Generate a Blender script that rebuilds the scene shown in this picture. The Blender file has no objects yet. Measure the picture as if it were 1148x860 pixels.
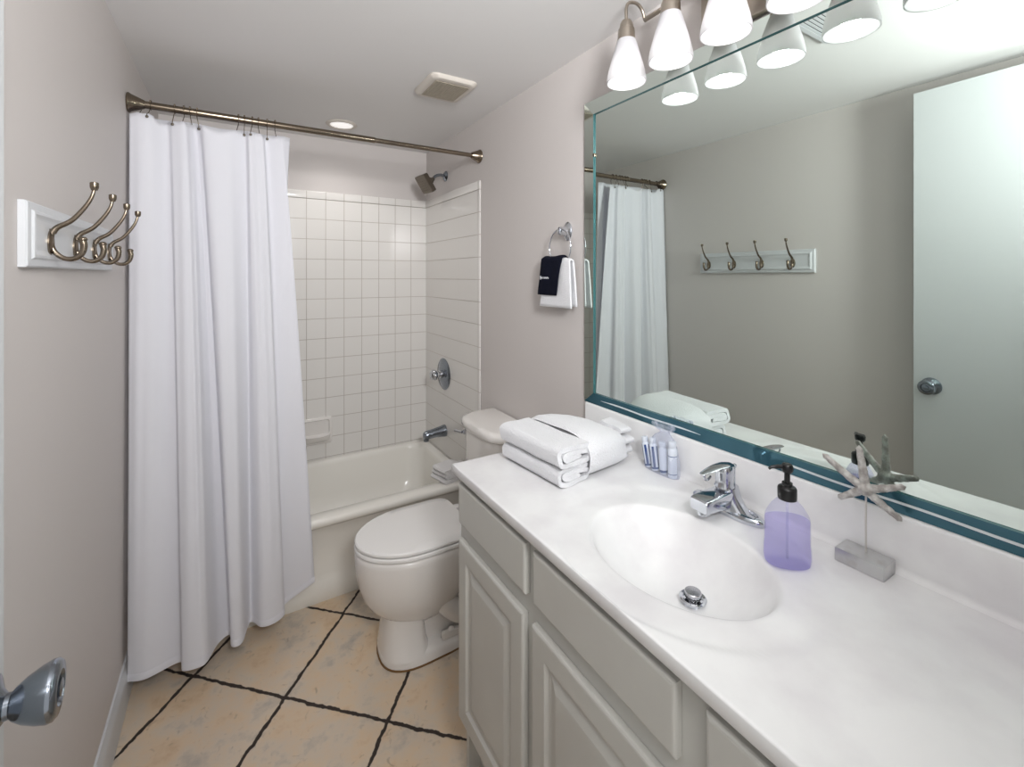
import bpy, bmesh, math, random
from mathutils import Vector, Matrix, noise
random.seed(4)
PI = math.pi
SC = bpy.context.scene
COL = SC.collection
# ---------------------------------------------------------------- room numbers (metres)
R, L, D, HC = 1.1667, -0.3533, 3.0759, 2.4542
CAMH = 1.5805
ZC, XE, YE = 0.978, 0.591, 1.335          # counter top height, front edge, far end
RODY, RODZ = 2.2475, 2.246
TUBY, TUBZ = 2.30, 0.42
MX = 1.1605                                 # mirror glass plane

# ---------------------------------------------------------------- materials
def lin(c):
    return tuple((v/255/12.92 if v/255 <= .04045 else ((v/255+.055)/1.055)**2.4) for v in c) + (1,)
def mat(name, rgb, rough=.5, metal=0, spec=.5, **kw):
    m = bpy.data.materials.new(name); m.use_nodes = True
    b = m.node_tree.nodes['Principled BSDF']
    b.inputs['Base Color'].default_value = lin(rgb)
    b.inputs['Roughness'].default_value = rough
    b.inputs['Metallic'].default_value = metal
    b.inputs['Specular IOR Level'].default_value = spec
    for k, v in kw.items():
        b.inputs[k.replace('_', ' ')].default_value = v
    return m
def nodes(m): return m.node_tree.nodes, m.node_tree.links, m.node_tree.nodes['Principled BSDF']
def add_noise(m, c2, scale=5, detail=4, lo=.4, hi=.6, bump=0, bscale=None, stretch=None, bdist=.002):
    n, l, b = nodes(m)
    tc = n.new('ShaderNodeTexCoord'); src = tc.outputs['Object']
    if stretch:
        mp = n.new('ShaderNodeMapping'); mp.inputs['Scale'].default_value = stretch
        l.new(src, mp.inputs['Vector']); src = mp.outputs[0]
    if c2 is not None:
        t = n.new('ShaderNodeTexNoise'); t.inputs['Scale'].default_value = scale; t.inputs['Detail'].default_value = detail
        l.new(src, t.inputs['Vector'])
        r = n.new('ShaderNodeValToRGB'); r.color_ramp.elements[0].position = lo; r.color_ramp.elements[1].position = hi
        r.color_ramp.elements[0].color = b.inputs['Base Color'].default_value; r.color_ramp.elements[1].color = lin(c2)
        l.new(t.outputs[0], r.inputs[0]); l.new(r.outputs[0], b.inputs['Base Color'])
    if bump:
        t2 = n.new('ShaderNodeTexNoise'); t2.inputs['Scale'].default_value = bscale or scale; t2.inputs['Detail'].default_value = 3
        l.new(src, t2.inputs['Vector'])
        bp = n.new('ShaderNodeBump'); bp.inputs['Strength'].default_value = bump; bp.inputs['Distance'].default_value = bdist
        l.new(t2.outputs[0], bp.inputs['Height']); l.new(bp.outputs[0], b.inputs['Normal'])
    return m
M = {}
BULB, WORLD, PW, SPOT, FILL, EXPO = .55, .8, .38, 12, 50, 0.04
M['wall'] = add_noise(mat('wall_paint', (206, 200, 197), .55, spec=.3), None, bump=.12, bscale=180, bdist=.001)
M['ceil'] = add_noise(mat('ceiling_paint', (226, 224, 223), .7, spec=.2), None, bump=.1, bscale=120, bdist=.001)
M['trim'] = mat('white_trim_paint', (206, 208, 211), .35)
M['cab'] = add_noise(mat('cabinet_paint', (198, 197, 191), .42), (193, 191, 185), 3, bump=.04, bscale=60)
M['porc'] = mat('porcelain', (232, 228, 224), .12, Coat_Weight=.3)
M['seat'] = mat('toilet_seat_plastic', (238, 236, 234), .22)
M['tub'] = mat('tub_enamel', (238, 235, 228), .16)
M['marble'] = add_noise(mat('cultured_marble', (236, 236, 236), .24), (222, 220, 222), 7, 8, .42, .72)
M['chrome'] = mat('chrome', (205, 208, 214), .08, 1)
M['darkchrome'] = mat('shower_chrome', (140, 147, 156), .17, 1)
M['stop'] = mat('stopper_chrome', (196, 196, 200), .22, 1)
M['nickel'] = add_noise(mat('brushed_nickel', (178, 168, 156), .3, 1), None, bump=.05, bscale=200)
M['bronze'] = mat('antique_nickel', (132, 120, 106), .25, 1)
M['headm'] = mat('shower_head_bronze', (112, 104, 94), .35, .9)
M['caulk'] = mat('brown_caulk', (120, 88, 50), .7)
M['dark'] = mat('dark_gap', (22, 21, 20), .8)
M['black'] = mat('black_plastic', (14, 14, 16), .3)
M['plasticw'] = mat('white_plastic', (208, 201, 192), .4)
M['grille'] = mat('fan_grille_plastic', (160, 151, 136), .5)
M['mirror'] = mat('mirror_glass', (222, 232, 226), .0, 1)
M['teal'] = mat('teal_glass_edge', (56, 98, 112), .10, .45)
M['edge'] = mat('glass_cut_edge', (62, 110, 114), .1, .2)
M['line'] = mat('painted_reflection_line', (220, 224, 224), .2)  # pale colour standing in for a white reflection in the bottom strip
M['black_cloth'] = add_noise(mat('black_terry', (16, 18, 30), .95, spec=.1), (24, 26, 40), 300, bump=.6, bscale=700)
M['thread'] = mat('white_thread', (235, 236, 240), .8)
def terry(name, c):
    m = mat(name, c, .95, spec=.1, Sheen_Weight=.3)
    return add_noise(m, None, bump=.6, bscale=230, bdist=.006)
M['towel'] = terry('white_terry', (226, 226, 229))
M['cloth2'] = terry('washcloth_terry', (224, 222, 222))
M['star'] = add_noise(mat('starfish_grey', (158, 152, 147), .6, .1), (214, 212, 208), 60, 5, .4, .65, bump=.9, bscale=160, bdist=.003)
M['silverleaf'] = add_noise(mat('silver_leaf', (206, 206, 206), .3, .8), (192, 190, 188), 40, 4, .5, .75, bump=.2, bscale=60)
M['rodw'] = mat('pale_rod', (206, 202, 196), .4, .3)
M['label'] = mat('bottle_white', (214, 220, 230), .35)
M['blue'] = mat('bottle_blue', (34, 66, 124), .35)
M['door'] = mat('door_paint', (198, 201, 202), .4)

def curtain_mat():
    m = mat('white_curtain_fabric', (243, 243, 248), .8, spec=.15)
    n, l, b = nodes(m)
    tc = n.new('ShaderNodeTexCoord')
    mp = n.new('ShaderNodeMapping'); mp.inputs['Scale'].default_value = (900, 900, 900)
    l.new(tc.outputs['Object'], mp.inputs[0])
    wv = n.new('ShaderNodeTexNoise'); wv.inputs['Scale'].default_value = 1
    l.new(mp.outputs[0], wv.inputs['Vector'])
    bp = n.new('ShaderNodeBump'); bp.inputs['Strength'].default_value = .15; bp.inputs['Distance'].default_value = .001
    l.new(wv.outputs[0], bp.inputs['Height']); l.new(bp.outputs[0], b.inputs['Normal'])
    tr = n.new('ShaderNodeBsdfTranslucent'); tr.inputs[0].default_value = lin((240, 240, 248))
    mx = n.new('ShaderNodeMixShader'); mx.inputs[0].default_value = .25
    l.new(b.outputs[0], mx.inputs[1]); l.new(tr.outputs[0], mx.inputs[2])
    l.new(mx.outputs[0], n['Material Output'].inputs[0])
    return m
M['curtain'] = curtain_mat()

def tile_mat(name, axis, px, pz, ox, oz, vlines=1.0):
    """glazed square tiles: grout lines from object coordinates"""
    m = mat(name, (228, 225, 221), .13)
    n, l, b = nodes(m)
    tc = n.new('ShaderNodeTexCoord'); sp = n.new('ShaderNodeSeparateXYZ'); l.new(tc.outputs['Object'], sp.inputs[0])
    def mth(op, a, bb=None, c=None):
        k = n.new('ShaderNodeMath'); k.operation = op
        for i, v in enumerate((a, bb, c)):
            if v is None: continue
            if isinstance(v, (int, float)): k.inputs[i].default_value = v
            else: l.new(v, k.inputs[i])
        return k.outputs[0]
    def ln(src, p, o):
        u = mth('DIVIDE', mth('SUBTRACT', src, o), p)
        d = mth('ABSOLUTE', mth('SUBTRACT', u, mth('ROUND', u)))
        return mth('MULTIPLY', d, p)
    dx = ln(sp.outputs[axis], px, ox); dz = ln(sp.outputs[2], pz, oz)
    lx = n.new('ShaderNodeMapRange'); lx.inputs['From Min'].default_value = .0007; lx.inputs['From Max'].default_value = .0022
    lx.inputs['To Min'].default_value = vlines; lx.inputs['To Max'].default_value = 0; l.new(dx, lx.inputs[0])
    lz = n.new('ShaderNodeMapRange'); lz.inputs['From Min'].default_value = .0007; lz.inputs['From Max'].default_value = .0022
    lz.inputs['To Min'].default_value = 1; lz.inputs['To Max'].default_value = 0; l.new(dz, lz.inputs[0])
    g = mth('MAXIMUM', lx.outputs[0], lz.outputs[0])
    # grime: the grout is darker in the lower courses, blotchy
    ns = n.new('ShaderNodeTexNoise'); ns.inputs['Scale'].default_value = 4; l.new(tc.outputs['Object'], ns.inputs['Vector'])
    gc = n.new('ShaderNodeMixRGB'); gc.inputs[1].default_value = lin((196, 187, 178)); gc.inputs[2].default_value = lin((150, 141, 130))
    l.new(ns.outputs[0], gc.inputs[0])
    mx = n.new('ShaderNodeMixRGB'); l.new(g, mx.inputs[0]); mx.inputs[1].default_value = lin((228, 225, 221)); l.new(gc.outputs[0], mx.inputs[2])
    l.new(mx.outputs[0], b.inputs['Base Color'])
    rr = n.new('ShaderNodeMapRange'); rr.inputs['To Min'].default_value = .13; rr.inputs['To Max'].default_value = .8; l.new(g, rr.inputs[0]); l.new(rr.outputs[0], b.inputs['Roughness'])
    bp = n.new('ShaderNodeBump'); bp.inputs['Strength'].default_value = .5; bp.inputs['Distance'].default_value = .002; bp.invert = True
    l.new(g, bp.inputs['Height']); l.new(bp.outputs[0], b.inputs['Normal'])
    return m

def floor_mat():
    m = mat('stone_look_floor_tile', (160, 140, 118), .3)
    n, l, b = nodes(m)
    def mth(op, a, bb=None):
        k = n.new('ShaderNodeMath'); k.operation = op
        for i, v in enumerate((a, bb)):
            if v is None: continue
            if isinstance(v, (int, float)): k.inputs[i].default_value = v
            else: l.new(v, k.inputs[i])
        return k.outputs[0]
    tc = n.new('ShaderNodeTexCoord')
    sp = n.new('ShaderNodeSeparateXYZ'); l.new(tc.outputs['Object'], sp.inputs[0])
    x = mth('SUBTRACT', sp.outputs[0], .161); y = mth('SUBTRACT', sp.outputs[1], 1.887)
    # skewed basis a=(.305,-.290), b=(.272,.328): measured joints of the diagonal tile field
    ax, ay, bx, by = .300, -.291, .271, .327
    det = ax*by - ay*bx
    u = mth('DIVIDE', mth('SUBTRACT', mth('MULTIPLY', x, by), mth('MULTIPLY', y, bx)), det)
    v = mth('DIVIDE', mth('SUBTRACT', mth('MULTIPLY', y, ax), mth('MULTIPLY', x, ay)), det)
    wob = n.new('ShaderNodeTexNoise'); wob.inputs['Scale'].default_value = 14; wob.inputs['Detail'].default_value = 6; l.new(tc.outputs['Object'], wob.inputs['Vector'])
    wob2 = n.new('ShaderNodeTexNoise'); wob2.inputs['Scale'].default_value = 38; wob2.inputs['Detail'].default_value = 5; l.new(tc.outputs['Object'], wob2.inputs['Vector'])
    w = mth('MULTIPLY', mth('SUBTRACT', wob.outputs[0], .5), .045)
    def dist(s):
        s = mth('ADD', s, w)
        return mth('MULTIPLY', mth('ABSOLUTE', mth('SUBTRACT', s, mth('ROUND', s))), .42)
    d = mth('MINIMUM', dist(u), dist(v))
    d = mth('ADD', d, mth('MULTIPLY', mth('SUBTRACT', wob2.outputs[0], .5), .014))
    g = n.new('ShaderNodeMapRange'); g.inputs['From Min'].default_value = .0052; g.inputs['From Max'].default_value = .0072
    g.inputs['To Min'].default_value = 1; g.inputs['To Max'].default_value = 0; l.new(d, g.inputs[0])
    t1 = n.new('ShaderNodeTexNoise'); t1.inputs['Scale'].default_value = 6.5; t1.inputs['Detail'].default_value = 8; t1.inputs['Roughness'].default_value = .62; l.new(tc.outputs['Object'], t1.inputs['Vector'])
    r = n.new('ShaderNodeValToRGB'); cr = r.color_ramp
    cr.elements[0].position = .28; cr.elements[0].color = lin((172, 165, 156))
    cr.elements[1].position = .74; cr.elements[1].color = lin((202, 170, 134))
    e = cr.elements.new(.45); e.color = lin((214, 198, 178))
    e = cr.elements.new(.58); e.color = lin((220, 196, 166))
    l.new(t1.outputs[0], r.inputs[0])
    t2 = n.new('ShaderNodeTexNoise'); t2.inputs['Scale'].default_value = 26; t2.inputs['Detail'].default_value = 6; t2.inputs['Distortion'].default_value = 1.2; l.new(tc.outputs['Object'], t2.inputs['Vector'])
    pit = n.new('ShaderNodeMapRange'); pit.inputs['From Min'].default_value = .62; pit.inputs['From Max'].default_value = .74; pit.inputs['To Max'].default_value = .4
    l.new(t2.outputs[0], pit.inputs[0])
    m1 = n.new('ShaderNodeMixRGB'); l.new(pit.outputs[0], m1.inputs[0]); l.new(r.outputs[0], m1.inputs[1]); m1.inputs[2].default_value = lin((122, 106, 92))
    m2 = n.new('ShaderNodeMixRGB'); l.new(g.outputs[0], m2.inputs[0]); l.new(m1.outputs[0], m2.inputs[1]); m2.inputs[2].default_value = lin((58, 49, 44))
    l.new(m2.outputs[0], b.inputs['Base Color'])
    rr = n.new('ShaderNodeMapRange'); rr.inputs['To Min'].default_value = .3; rr.inputs['To Max'].default_value = .9; l.new(g.outputs[0], rr.inputs[0]); l.new(rr.outputs[0], b.inputs['Roughness'])
    hh = mth('ADD', mth('MULTIPLY', g.outputs[0], -1.0), mth('MULTIPLY', pit.outputs[0], -.2))
    bp = n.new('ShaderNodeBump'); bp.inputs['Strength'].default_value = .6; bp.inputs['Distance'].default_value = .004
    l.new(hh, bp.inputs['Height']); l.new(bp.outputs[0], b.inputs['Normal'])
    return m
M['floor'] = floor_mat()

def shade_mat():
    m = bpy.data.materials.new('frosted_glass_shade'); m.use_nodes = True
    n = m.node_tree.nodes; l = m.node_tree.links; n.clear()
    o = n.new('ShaderNodeOutputMaterial')
    d = n.new('ShaderNodeBsdfDiffuse'); d.inputs[0].default_value = lin((205, 205, 208))
    t = n.new('ShaderNodeBsdfTranslucent'); t.inputs[0].default_value = lin((236, 234, 234))
    g = n.new('ShaderNodeBsdfGlossy'); g.inputs['Roughness'].default_value = .3
    a = n.new('ShaderNodeMixShader'); a.inputs[0].default_value = .42; l.new(d.outputs[0], a.inputs[1]); l.new(t.outputs[0], a.inputs[2])
    b = n.new('ShaderNodeMixShader'); b.inputs[0].default_value = .05; l.new(a.outputs[0], b.inputs[1]); l.new(g.outputs[0], b.inputs[2])
    l.new(b.outputs[0], o.inputs[0])
    return m
M['shade'] = shade_mat()
def emit(name, c, s):
    m = mat(name, (240, 240, 240)); b = m.node_tree.nodes['Principled BSDF']
    b.inputs['Emission Color'].default_value = lin(c); b.inputs['Emission Strength'].default_value = s
    return m
M['bulb'] = emit('lit_bulb', (255, 248, 240), BULB)
M['lens'] = emit('lit_shower_lens', (255, 250, 246), .6)
def clear(name, c, rough=.03, ior=1.3, alpha_mix=.0):
    m = mat(name, c, rough); b = m.node_tree.nodes['Principled BSDF']
    b.inputs['Transmission Weight'].default_value = 1; b.inputs['IOR'].default_value = ior
    return m
def film(name, c, tr):
    """thin clear plastic: mostly see-through with a glossy, slightly milky skin"""
    m = bpy.data.materials.new(name); m.use_nodes = True
    n = m.node_tree.nodes; l = m.node_tree.links; n.clear()
    o = n.new('ShaderNodeOutputMaterial'); T = n.new('ShaderNodeBsdfTransparent'); T.inputs[0].default_value = lin(c)
    P = n.new('ShaderNodeBsdfPrincipled'); P.inputs['Base Color'].default_value = lin((225, 230, 238)); P.inputs['Roughness'].default_value = .12
    x = n.new('ShaderNodeMixShader'); x.inputs[0].default_value = tr
    l.new(T.outputs[0], x.inputs[1]); l.new(P.outputs[0], x.inputs[2]); l.new(x.outputs[0], o.inputs[0])
    return m
M['bag'] = film('clear_bag_film', (248, 249, 254), .2)
M['bottle'] = film('clear_bottle_plastic', (244, 243, 252), .12)
def soap_mat():
    m = bpy.data.materials.new('lavender_soap'); m.use_nodes = True
    n = m.node_tree.nodes; l = m.node_tree.links; n.clear()
    o = n.new('ShaderNodeOutputMaterial')
    T = n.new('ShaderNodeBsdfTransparent'); T.inputs[0].default_value = lin((241, 238, 253))
    P = n.new('ShaderNodeBsdfPrincipled'); P.inputs['Base Color'].default_value = lin((206, 200, 240)); P.inputs['Roughness'].default_value = .1
    x = n.new('ShaderNodeMixShader'); x.inputs[0].default_value = .14
    l.new(T.outputs[0], x.inputs[1]); l.new(P.outputs[0], x.inputs[2]); l.new(x.outputs[0], o.inputs[0])
    return m
M['soap'] = soap_mat()

# ---------------------------------------------------------------- mesh helpers
def obj(name, bm, m, parent=None, smooth=True, angle=40):
    me = bpy.data.meshes.new(name)
    bmesh.ops.recalc_face_normals(bm, faces=bm.faces)
    bm.to_mesh(me); bm.free()
    if smooth:
        for p in me.polygons: p.use_smooth = True
        try: me.set_sharp_from_angle(angle=math.radians(angle))
        except Exception: pass
    for k in (m if isinstance(m, (list, tuple)) else [m]): me.materials.append(k)
    o = bpy.data.objects.new(name, me); COL.objects.link(o)
    if parent is not None:
        o.parent = parent
        if parent.type == 'EMPTY': o.matrix_parent_inverse = Matrix.Translation(parent.location).inverted()
    return o
def tag(o, label, cat, group=None):
    o['label'] = label; o['category'] = cat
    if group: o['group'] = group
    return o
def thing(name, label, cat, loc=(0, 0, 0), group=None):
    o = bpy.data.objects.new(name, None); COL.objects.link(o); o.location = loc; o.empty_display_size = .05
    return tag(o, label, cat, group)
def struct(name, bm, m, smooth=False, parent=None):
    o = obj(name, bm, m, parent, smooth=smooth)
    if parent is None: o['kind'] = 'structure'
    return o
def box(bm, x0, x1, y0, y1, z0, z1, bev=0, seg=2, mi=0):
    vs = [bm.verts.new((x, y, z)) for x in (x0, x1) for y in (y0, y1) for z in (z0, z1)]
    q = [(0, 1, 3, 2), (4, 6, 7, 5), (0, 4, 5, 1), (2, 3, 7, 6), (0, 2, 6, 4), (1, 5, 7, 3)]
    fs = [bm.faces.new([vs[i] for i in f]) for f in q]
    for f in fs: f.material_index = mi
    if bev:
        es = {e for f in fs for e in f.edges}
        bmesh.ops.bevel(bm, geom=list(es), offset=bev, segments=seg, affect='EDGES', profile=.5)
    return vs
def loft(bm, rings, cap0=True, cap1=True, closed=True, mi=0):
    vr = [[bm.verts.new(p) for p in r] for r in rings]
    n = len(vr[0])
    for a, b in zip(vr[:-1], vr[1:]):
        for i in range(n if closed else n-1):
            j = (i+1) % n
            f = bm.faces.new((a[i], a[j], b[j], b[i])); f.material_index = mi
    if cap0: bm.faces.new(vr[0][::-1]).material_index = mi
    if cap1: bm.faces.new(vr[-1]).material_index = mi
    return vr
def lathe(bm, prof, c=(0, 0, 0), axis='z', n=32, mi=0, cap0=True, cap1=True, sx=1, sy=1, rot=0):
    rings = []
    for (r, h) in prof:
        ring = []
        for i in range(n):
            a = 2*PI*i/n; p, q = max(r, 1e-5)*math.cos(a)*sx, max(r, 1e-5)*math.sin(a)*sy
            p, q = p*math.cos(rot)-q*math.sin(rot), p*math.sin(rot)+q*math.cos(rot)
            if axis == 'z': v = (p, q, h)
            elif axis == 'x': v = (h, p, q)
            else: v = (p, h, q)
            ring.append((v[0]+c[0], v[1]+c[1], v[2]+c[2]))
        rings.append(ring)
    return loft(bm, rings, cap0, cap1, mi=mi)
def smooth_path(pts, k=8, closed=False):
    P = [Vector(p) for p in pts]; out = []
    n = len(P)
    rng = range(n) if closed else range(n-1)
    for i in rng:
        p1 = P[i]; p2 = P[(i+1) % n]
        p0 = P[i-1] if (i > 0 or closed) else p1*2-p2
        p3 = P[(i+2) % n] if (i+2 < n or closed) else p2*2-p1
        for j in range(k):
            t = j/k
            out.append(.5*((2*p1)+(-p0+p2)*t+(2*p0-5*p1+4*p2-p3)*t*t+(-p0+3*p1-3*p2+p3)*t**3))
    if not closed: out.append(P[-1])
    return out
def tube(bm, path, r, n=12, closed=False, mi=0, flat=1.0):
    path = [Vector(p) for p in path]; m = len(path)
    rings = []; up = None
    for i, p in enumerate(path):
        if closed: t = (path[(i+1) % m]-path[i-1])
        else: t = path[min(i+1, m-1)]-path[max(i-1, 0)]
        t.normalize()
        if up is None:
            up = Vector((0, 0, 1)) if abs(t.z) < .9 else Vector((1, 0, 0))
        s = t.cross(up).normalized(); up = s.cross(t).normalized()
        rr = r(i/(m-1)) if callable(r) else r
        rings.append([p+s*math.cos(2*PI*k/n)*rr*flat+up*math.sin(2*PI*k/n)*rr for k in range(n)])
    if closed:
        rings.append(rings[0]); vr = [[bm.verts.new(q) for q in rg] for rg in rings[:-1]]
        for a in range(m):
            A, B = vr[a], vr[(a+1) % m]
            best = min(range(n), key=lambda s: (A[0].co-B[s].co).length) if a == m-1 else 0
            for k in range(n):
                f = bm.faces.new((A[k], A[(k+1) % n], B[(k+1+best) % n], B[(k+best) % n])); f.material_index = mi
    else: loft(bm, rings, mi=mi)
def NB(): return bmesh.new()
def sphere(bm, c, r, s=(1, 1, 1), u=16, v=10):
    res = bmesh.ops.create_uvsphere(bm, u_segments=u, v_segments=v, radius=r)
    for w in res['verts']: w.co = Vector((w.co.x*s[0]+c[0], w.co.y*s[1]+c[1], w.co.z*s[2]+c[2]))
def xform(bm, mtx):
    for v in bm.verts: v.co = mtx @ v.co

# ---------------------------------------------------------------- the room
b = NB(); box(b, L-.1, R+.1, -.5, D+.1, -.06, 0); struct('floor', b, M['floor'])
b = NB(); box(b, L-.1, R+.1, -.12, D+.1, HC, HC+.06); struct('ceiling', b, M['ceil'])
b = NB(); box(b, L-.1, L, -.12, D+.1, 0, HC); struct('wall_left', b, M['wall'])
b = NB(); box(b, R, R+.1, -.12, D+.1, 0, HC); wr = struct('wall_right', b, M['wall'])
b = NB(); box(b, L, R, D, D+.1, 0, HC); wb = struct('wall_back', b, M['wall'])
b = NB(); box(b, .60, R, -.12, 0, 0, HC); box(b, L, -.26, -.12, 0, 0, HC); box(b, -.26, .60, -.12, 0, 2.40, HC)
struct('wall_near', b, M['wall'])
# baseboard
b = NB()
prof = [(0, 0), (.016, 0), (.016, .105), (.013, .122), (.008, .130), (.006, .142), (0, .145)]
rings = [[(L+p[0], y, p[1]) for p in prof] for y in (.03, 2.352)]
loft(b, rings); struct('baseboard_left', b, M['trim'], smooth=True)
b = NB()
rings = [[(R-p[0], y, p[1]) for p in prof] for y in (1.34, 2.34)]
loft(b, rings); struct('baseboard_right', b, M['trim'], smooth=True)
# tile surround
PZ, PX = .1258, .1120
TT = 2.112
M['tile_b'] = tile_mat('square_wall_tile_back', 0, PX, PZ, R-.004, 2.0616)
M['tile_r'] = tile_mat('wall_tile_right', 1, .26, PZ, 2.262, 2.0616, .22)
def tile_panel(kind):
    b = NB()
    if kind == 'b':
        box(b, L+.006, R-.006, D-.006, D, TUBZ-.02, 2.0616)
        box(b, L+.006, R-.006, D-.0085, D, 2.0625, TT, .004)
        o = obj('tile_surround', b, M['tile_b'], wb)
    elif kind == 'r':
        box(b, R-.006, R, 2.262, D, TUBZ-.02, 2.0616)
        box(b, R-.0085, R, 2.262, D, 2.0625, TT, .004)
        box(b, R-.0085, R, 2.234, 2.2612, .0, TT, .004)
        o = obj('tile_surround', b, M['tile_r'], wr)
    return o
tile_panel('b'); tile_panel('r')
b = NB(); box(b, L, L+.006, 2.30, D-.006, TUBZ-.02, TT, .002)
obj('tile_surround', b, M['tile_r'], bpy.data.objects['wall_left'])

# ---------------------------------------------------------------- bathtub
def rrect(x0, x1, y0, y1, r, z, n=8, rs=None):
    """rounded rectangle ring, rs = radii per corner (x1y0, x1y1, x0y1, x0y0)"""
    rs = rs or [r]*4; out = []
    for (cx, cy, a0), rr in zip([(x1, y0, -90), (x1, y1, 0), (x0, y1, 90), (x0, y0, 180)], rs):
        ox = cx-rr if cx == x1 else cx+rr; oy = cy-rr if cy == y1 else cy+rr
        for i in range(n+1):
            a = math.radians(a0+90*i/n); out.append((ox+rr*math.cos(a), oy+rr*math.sin(a), z))
    return out
tubT = thing('bathtub', 'cream white built-in bathtub in the tiled alcove behind the curtain', 'bathtub', (.4, 2.68, 0))
x0, x1, y1 = L+.007, R-.009, D-.009
b = NB()
rings = [rrect(x0, x1, 2.347, y1, .004, .0), rrect(x0, x1, 2.341, y1, .004, .012), rrect(x0, x1, 2.341, y1, .004, .075),
         rrect(x0, x1, 2.350, y1, .004, .098), rrect(x0, x1, 2.356, y1, .004, .13), rrect(x0, x1, 2.344, y1, .004, .355), rrect(x0, x1, 2.325, y1, .004, .372),
         rrect(x0, x1, 2.303, y1, .006, .385), rrect(x0, x1, 2.300, y1, .006, .402), rrect(x0, x1, 2.303, y1, .008, .414),
         rrect(x0+.002, x1-.002, 2.312, y1-.002, .010, TUBZ),
         rrect(x0+.05, x1-.052, 2.378, y1-.034, .10, TUBZ+.001), rrect(x0+.056, x1-.058, 2.386, y1-.041, .10, TUBZ-.005),
         rrect(x0+.062, x1-.062, 2.394, y1-.048, .10, TUBZ-.03), rrect(x0+.09, x1-.075, 2.41, y1-.065, .11, .22),
         rrect(x0+.16, x1-.10, 2.44, y1-.10, .12, .12), rrect(x0+.22, x1-.15, 2.50, y1-.16, .10, .085)]
loft(b, rings, cap0=True, cap1=True)
obj('tub_shell', b, M['tub'], tubT, angle=60)
b = NB(); lathe(b, [(.0, 0), (.034, 0), (.036, -.004), (.03, -.011), (.0, -.013)], (x1-.062, 2.71, .335), 'x', 24); box(b, x1-.088, x1-.072, 2.706, 2.714, .325, .35, .002)
obj('overflow_plate', b, M['darkchrome'], tubT)
b = NB(); lathe(b, [(.0, .086), (.03, .086), (.032, .089), (.026, .091), (0, .090)], (x1-.2, 2.74, 0), 'z', 24); obj('tub_drain', b, M['darkchrome'], tubT)

# soap dish
b = NB(); dx0, dx1, dz0, dz1 = .345, .527, .522, .684
def dring(x0, x1, z0, z1, y, r):
    return [(p[0], y, p[1]) for p in rrect(x0, x1, z0, z1, r, 0, 5)]
loft(b, [dring(dx0, dx1, dz0, dz1, D-.006, .012), dring(dx0, dx1, dz0, dz1, D-.020, .012), dring(dx0+.004, dx1-.004, dz0+.004, dz1-.004, D-.024, .012),
         dring(dx0+.014, dx1-.014, dz0+.05, dz1-.014, D-.024, .014), dring(dx0+.02, dx1-.02, dz0+.058, dz1-.02, D-.010, .014)], cap0=True)
rings = []
for t, yy in [(0, .02), (.3, .05), (.6, .07), (.85, .08), (1, .083)]:
    rings.append([(dx0+.01+(dx1-dx0-.02)*i/12, D-.02-(yy-.02)*math.sin(PI*i/12)**.35, dz0+.006+.055*t) for i in range(13)] +
                 [(dx1-.016-(dx1-dx0-.032)*i/12, D-.02-(yy-.024)*.9*math.sin(PI*(12-i)/12)**.35, dz0+.012+.055*t) for i in range(13)])
loft(b, rings)
tag(obj('soap_dish', b, M['porc'], angle=50), 'white ceramic soap dish set in the back tile wall above the tub', 'soap dish')

# shower head, valve, spout
sh = thing('wall_shower', 'dark square shower head on a bent arm above the tub end', 'shower', (R, 2.724, 2.225))
b = NB(); lathe(b, [(0, 0), (.032, 0), (.034, -.004), (.022, -.014), (.010, -.018), (.0, -.019)], (R-.0005, 2.724, 2.225), 'x', 28); obj('wall_flange', b, M['darkchrome'], sh)
b = NB(); tube(b, smooth_path([(R-.004, 2.724, 2.225), (R-.04, 2.722, 2.229), (R-.075, 2.718, 2.216), (R-.10, 2.712, 2.190)], 6), .0095, 12); obj('shower_arm', b, M['darkchrome'], sh)
hm = Matrix.Translation((R-.10, 2.712, 2.190)) @ Matrix.Rotation(math.radians(8), 4, 'Z') @ Matrix.Rotation(math.radians(56), 4, 'Y')
b = NB(); lathe(b, [(0, -.03), (.017, -.03), (.021, -.02), (.021, -.008), (.014, 0), (.012, .012), (0, .014)], n=20); xform(b, hm); obj('swivel_joint', b, M['headm'], sh)
b = NB()
loft(b, [rrect(-.022, .022, -.022, .022, .006, -.026, 4), rrect(-.035, .035, -.035, .035, .008, -.036, 4), rrect(-.058, .058, -.058, .058, .008, -.042, 4),
         rrect(-.060, .060, -.060, .060, .008, -.046, 4), rrect(-.060, .060, -.060, .060, .008, -.070, 4), rrect(-.056, .056, -.056, .056, .006, -.074, 4)])
for i in range(6):
    for j in range(6): lathe(b, [(.0025, -.0735), (.0025, -.0755), (.001, -.0762)], (-.0375+.015*i, -.0375+.015*j, 0), n=6)
xform(b, hm @ Matrix.Translation((0, 0, 0))); obj('spray_head', b, M['headm'], sh)
vl = thing('shower_valve', 'round chrome shower valve plate with a knob on the end wall', 'shower valve', (R-.006, 2.739, .941))
b = NB(); lathe(b, [(0, 0), (.1, 0), (.102, -.003), (.092, -.010), (.05, -.016), (.036, -.018), (0, -.018)], (R-.0065, 2.739, .941), 'x', 40); obj('escutcheon', b, M['darkchrome'], vl)
b = NB(); lathe(b, [(0, -.017), (.026, -.017), (.025, -.03), (.019, -.036), (.019, -.05), (.026, -.055), (.031, -.07), (.030, -.085), (.022, -.092), (0, -.094)], (R-.0065, 2.739, .941), 'x', 28)
for k in range(6): a = k*PI/3; sphere(b, (R-.075, 2.739+.026*math.cos(a), .941+.026*math.sin(a)), .009, (1.5, 1, 1), 10, 6)
obj('knob', b, M['chrome'], vl)
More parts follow.
